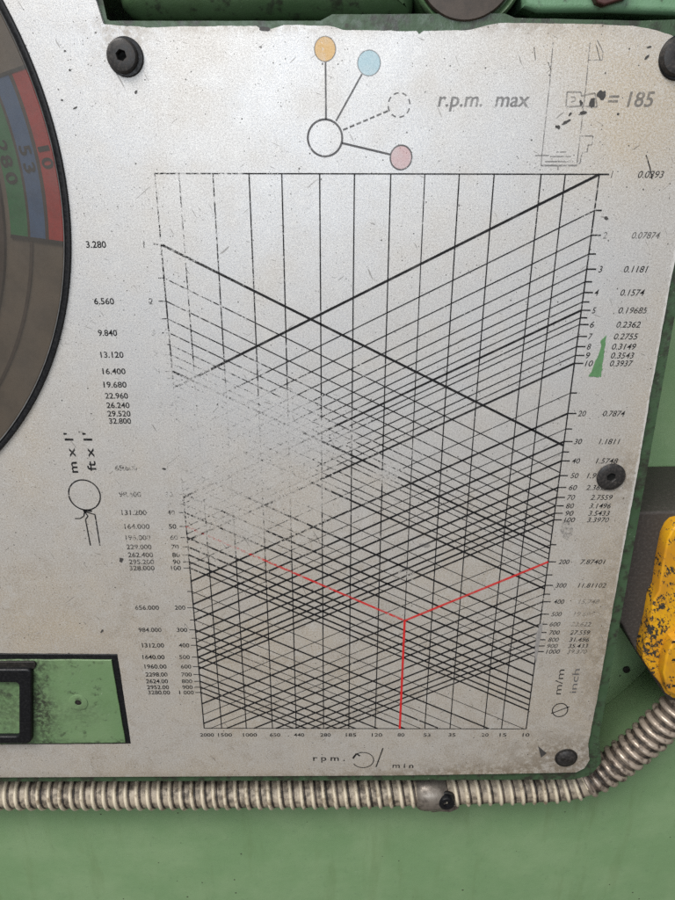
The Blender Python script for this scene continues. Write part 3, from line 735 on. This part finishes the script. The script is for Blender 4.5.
# ------------------------------------------------------------------ flexible hose under the plate
HY = .0155
path_px = [(-120, 793, HY), (0, 792.5, HY), (120, 792.5, HY), (240, 792, HY), (360, 791, HY), (430, 789.5, HY), (480, 788, HY), (520, 787, HY), (556, 785.5, HY), (582, 781, HY), (602, 772, .0155), (624, 757, .0150), (645, 740, .0145), (662, 724, .014), (690, 696, .013), (716, 664, .013)]
ctrl = []
for a, b, y in path_px:
    x, z = pt(a, b, y); ctrl.append(Vector((x, y, z)))
def catmull(P, n=24):
    out = []
    for i in range(len(P) - 1):
        p0, p1, p2, p3 = P[max(i - 1, 0)], P[i], P[i + 1], P[min(i + 2, len(P) - 1)]
        for k_ in range(n):
            t = k_ / n
            out.append(.5 * ((2 * p1) + (-p0 + p2) * t + (2 * p0 - 5 * p1 + 4 * p2 - p3) * t * t + (-p0 + 3 * p1 - 3 * p2 + p3) * t ** 3))
    out.append(P[-1]); return out
dense = catmull(ctrl)
acc = [0.0]
for a, b in zip(dense, dense[1:]): acc.append(acc[-1] + (b - a).length)
def at_len(s):
    import bisect
    i = min(max(bisect.bisect(acc, s) - 1, 0), len(dense) - 2)
    t = (s - acc[i]) / max(acc[i + 1] - acc[i], 1e-9)
    p = dense[i].lerp(dense[i + 1], min(max(t, 0), 1)); i0, i1 = max(i - 4, 0), min(i + 5, len(dense) - 1)
    return p, (dense[i1] - dense[i0]).normalized()
LEN = acc[-1]
hose = empty('flexible_hose', (0, HY, ctrl[0].z - .009)); thing(hose, 'dirty ribbed metal hose running along the bottom of the plate', 'hose')
RO, RI, PITCH = .0080, .0070, .0054
n_s = int(LEN / .0012); pts = [at_len(LEN * i / n_s)[0] for i in range(n_s + 1)]
n_t = int(n_s * .80)
keep(tube('hose_wall', pts[:n_t + 1], RI, M['core'], None, 28), hose)
keep(tube('hose_wall', pts[n_t:], RI, M['core_dark'], None, 28), hose)  # bend end of the wall in a darker tone
# helical rib
def helix(name, s0, s1, pitch, r, half_w, h, mat, lean=1.0, shift=0.0):
    bm = bmesh.new(); rings = []; per = 30; n = int((s1 - s0) / pitch * per)
    prof = [(-1.0, -.6), (-.85, .25), (-.45, .85), (0, 1.0), (.5, .85), (.9, .3), (1.05, -.6)]
    for i in range(n + 1):
        s = s0 + (s1 - s0) * i / n; ang = 2 * math.pi * i / per * lean
        p, d = at_len(s); a = d.cross(Vector((0, 1, 0))).normalized(); b = d.cross(a)
        rad = a * math.cos(ang) + b * math.sin(ang)
        wob = 1 + .12 * mnoise.noise(Vector((s * 90, ang * .3, 3)))
        rings.append([bm.verts.new(p + rad * (r + h * v * wob) + d * (half_w * u * wob + shift)) for u, v in prof])
    for A, B in zip(rings, rings[1:]):
        for i in range(len(prof) - 1): bm.faces.new((A[i], A[i + 1], B[i + 1], B[i]))
    bmesh.ops.recalc_face_normals(bm, faces=bm.faces)
    me = bpy.data.meshes.new(name); bm.to_mesh(me); bm.free(); smooth(me, 60)
    return keep(link(name, me, mat), hose)
import bisect as _b
S_TURN = LEN * n_t / n_s
helix('spiral_rib', 0, S_TURN, PITCH, RI + .0001, .00105, .0011, M['rib'])
helix('seam_grime', 0, S_TURN, PITCH, RI + .00005, .0006, .00022, M['core_dark'], 1.0, .00145)
helix('spiral_rib', S_TURN, LEN, .0049, RI - .0002, .0017, .0017, M['hose_metal'])

# hose clamp with its screw
cx_, cz_ = pt(431, 789, HY); p0, d0 = at_len(min(acc, key=lambda s: abs(at_len(s)[0].x - cx_)))
cl = empty('hose_clamp', (p0.x, HY, p0.z)); thing(cl, 'greasy metal clamp holding the hose below the rpm scale', 'clamp')
s_c = acc[min(range(len(dense)), key=lambda i: abs(dense[i].x - p0.x))]
band_pts = [at_len(s_c + (i / 10 - .5) * .0145)[0] for i in range(11)]
keep(tube('strap', band_pts, .0090, M['clamp'], None, 32, True, lambda i: .0080 + .0017 * math.sin(math.pi * min(max(i / 10, .0), 1)) ** .5), cl)
tx, tz = pt(447, 804, .009)
keep(sheet('tab', [[(p0.x + .001, p0.z - .003), (tx + .0055, p0.z - .003), (tx + .006, tz - .003), (tx + .002, tz - .0055), (tx - .003, tz - .005), (p0.x + .0005, p0.z - .008)]], .0088, .0016, .0005, M['clamp']), cl)
sx, sz = pt(447, 804.5, .0055)
cs = empty('clamp_screw', (sx, .0090, sz)); thing(cs, 'black socket head screw on the hose clamp', 'screw')
h1 = lathe_y('head', 0, 0, [(.0037, .0), (.0038, -.0030), (.0035, -.0035), (.0020, -.0036), (.0019, -.0033), (.0018, -.0012), (0, -.0012)], M['rubber'], cs, 40, HexShape((3, 4, 5), .2))
lathe_y('shank_washer', 0, 0, [(.0046, .0004), (.0046, -.0006), (.0042, -.0009), (.003, -.0009)], M['shade'], cs, 32)
nx, nz = pt(458.5, 797, .011)
nb = empty('clamp_bolt', (nx, .012, nz)); thing(nb, 'small black bolt end between the hose and the clamp screw', 'bolt')
lathe_y('stud', 0, 0, [(.0013, .005), (.0014, -.0020), (.0011, -.0026), (0, -.0027)], M['shade'], nb, 24)
lathe_y('nut', 0, 0, [(.0023, .004), (.0023, -.0006), (.0020, -.0009), (.0013, -.0009)], M['screw'], nb, 24, HexShape((0, 1, 2), .1))

# ------------------------------------------------------------------ dark bracket and yellow connector at the right
br = empty('dark_bracket', (pt(650, 640, .012)[0], .012, pt(650, 640, .012)[1])); thing(br, 'dark grey box bracket at the right edge behind the yellow connector', 'bracket')
keep(sheet('box', [rough_loop(px_loop([(600, 514), (645, 512), (760, 510), (760, 720), (668, 700), (655, 681), (638, 655), (622, 625), (600, 600)], .010), .002, .0001, 9)], .010, .0475, .0012, M['dark'], None, 4), br)
ye = empty('yellow_connector', (pt(668, 690, .0)[0], 0, pt(668, 690, .0)[1])); thing(ye, 'chipped yellow connector body at the right border above the hose end', 'connector')
yo = [(676, 524), (671, 529), (666.5, 538), (661.5, 563), (658, 590), (653, 598), (649, 622), (642, 649), (642, 659), (652, 673.5), (660, 683), (664.5, 692), (672, 697), (700, 700), (760, 690), (760, 520), (700, 518)]
keep(sheet('body', [px_loop(yo, .004)], .003, .0075, .0008, M['yellow'], None, 3), ye)
yf = [(690, 632), (672, 640), (665, 655), (662, 672), (666, 690), (676, 695), (700, 697), (760, 688), (760, 632)]
keep(sheet('front_cover', [px_loop(yf, -.001)], -.0020, .0065, .0009, M['yellow_front'], None, 3), ye)
for q in (642, 660, 686):
    x, z = pt(674.5, q, -.0021)
    keep(sheet('black_mark', [[(x - .0012, z - .0005), (x + .012, z - .0005), (x + .012, z + .0007), (x - .0008, z + .0006)]], -.00212, .0001, 0, M['shade']), ye)
# drilled hole in the green face below the bracket
hx, hz = pt(626, 669, WALL)
lathe_y('drilled_hole', hx, hz, [(.0019, WALL + .001), (.0019, WALL - .0010), (.0014, WALL - .0012), (0, WALL - .0011)], M['shade'], body, 24)
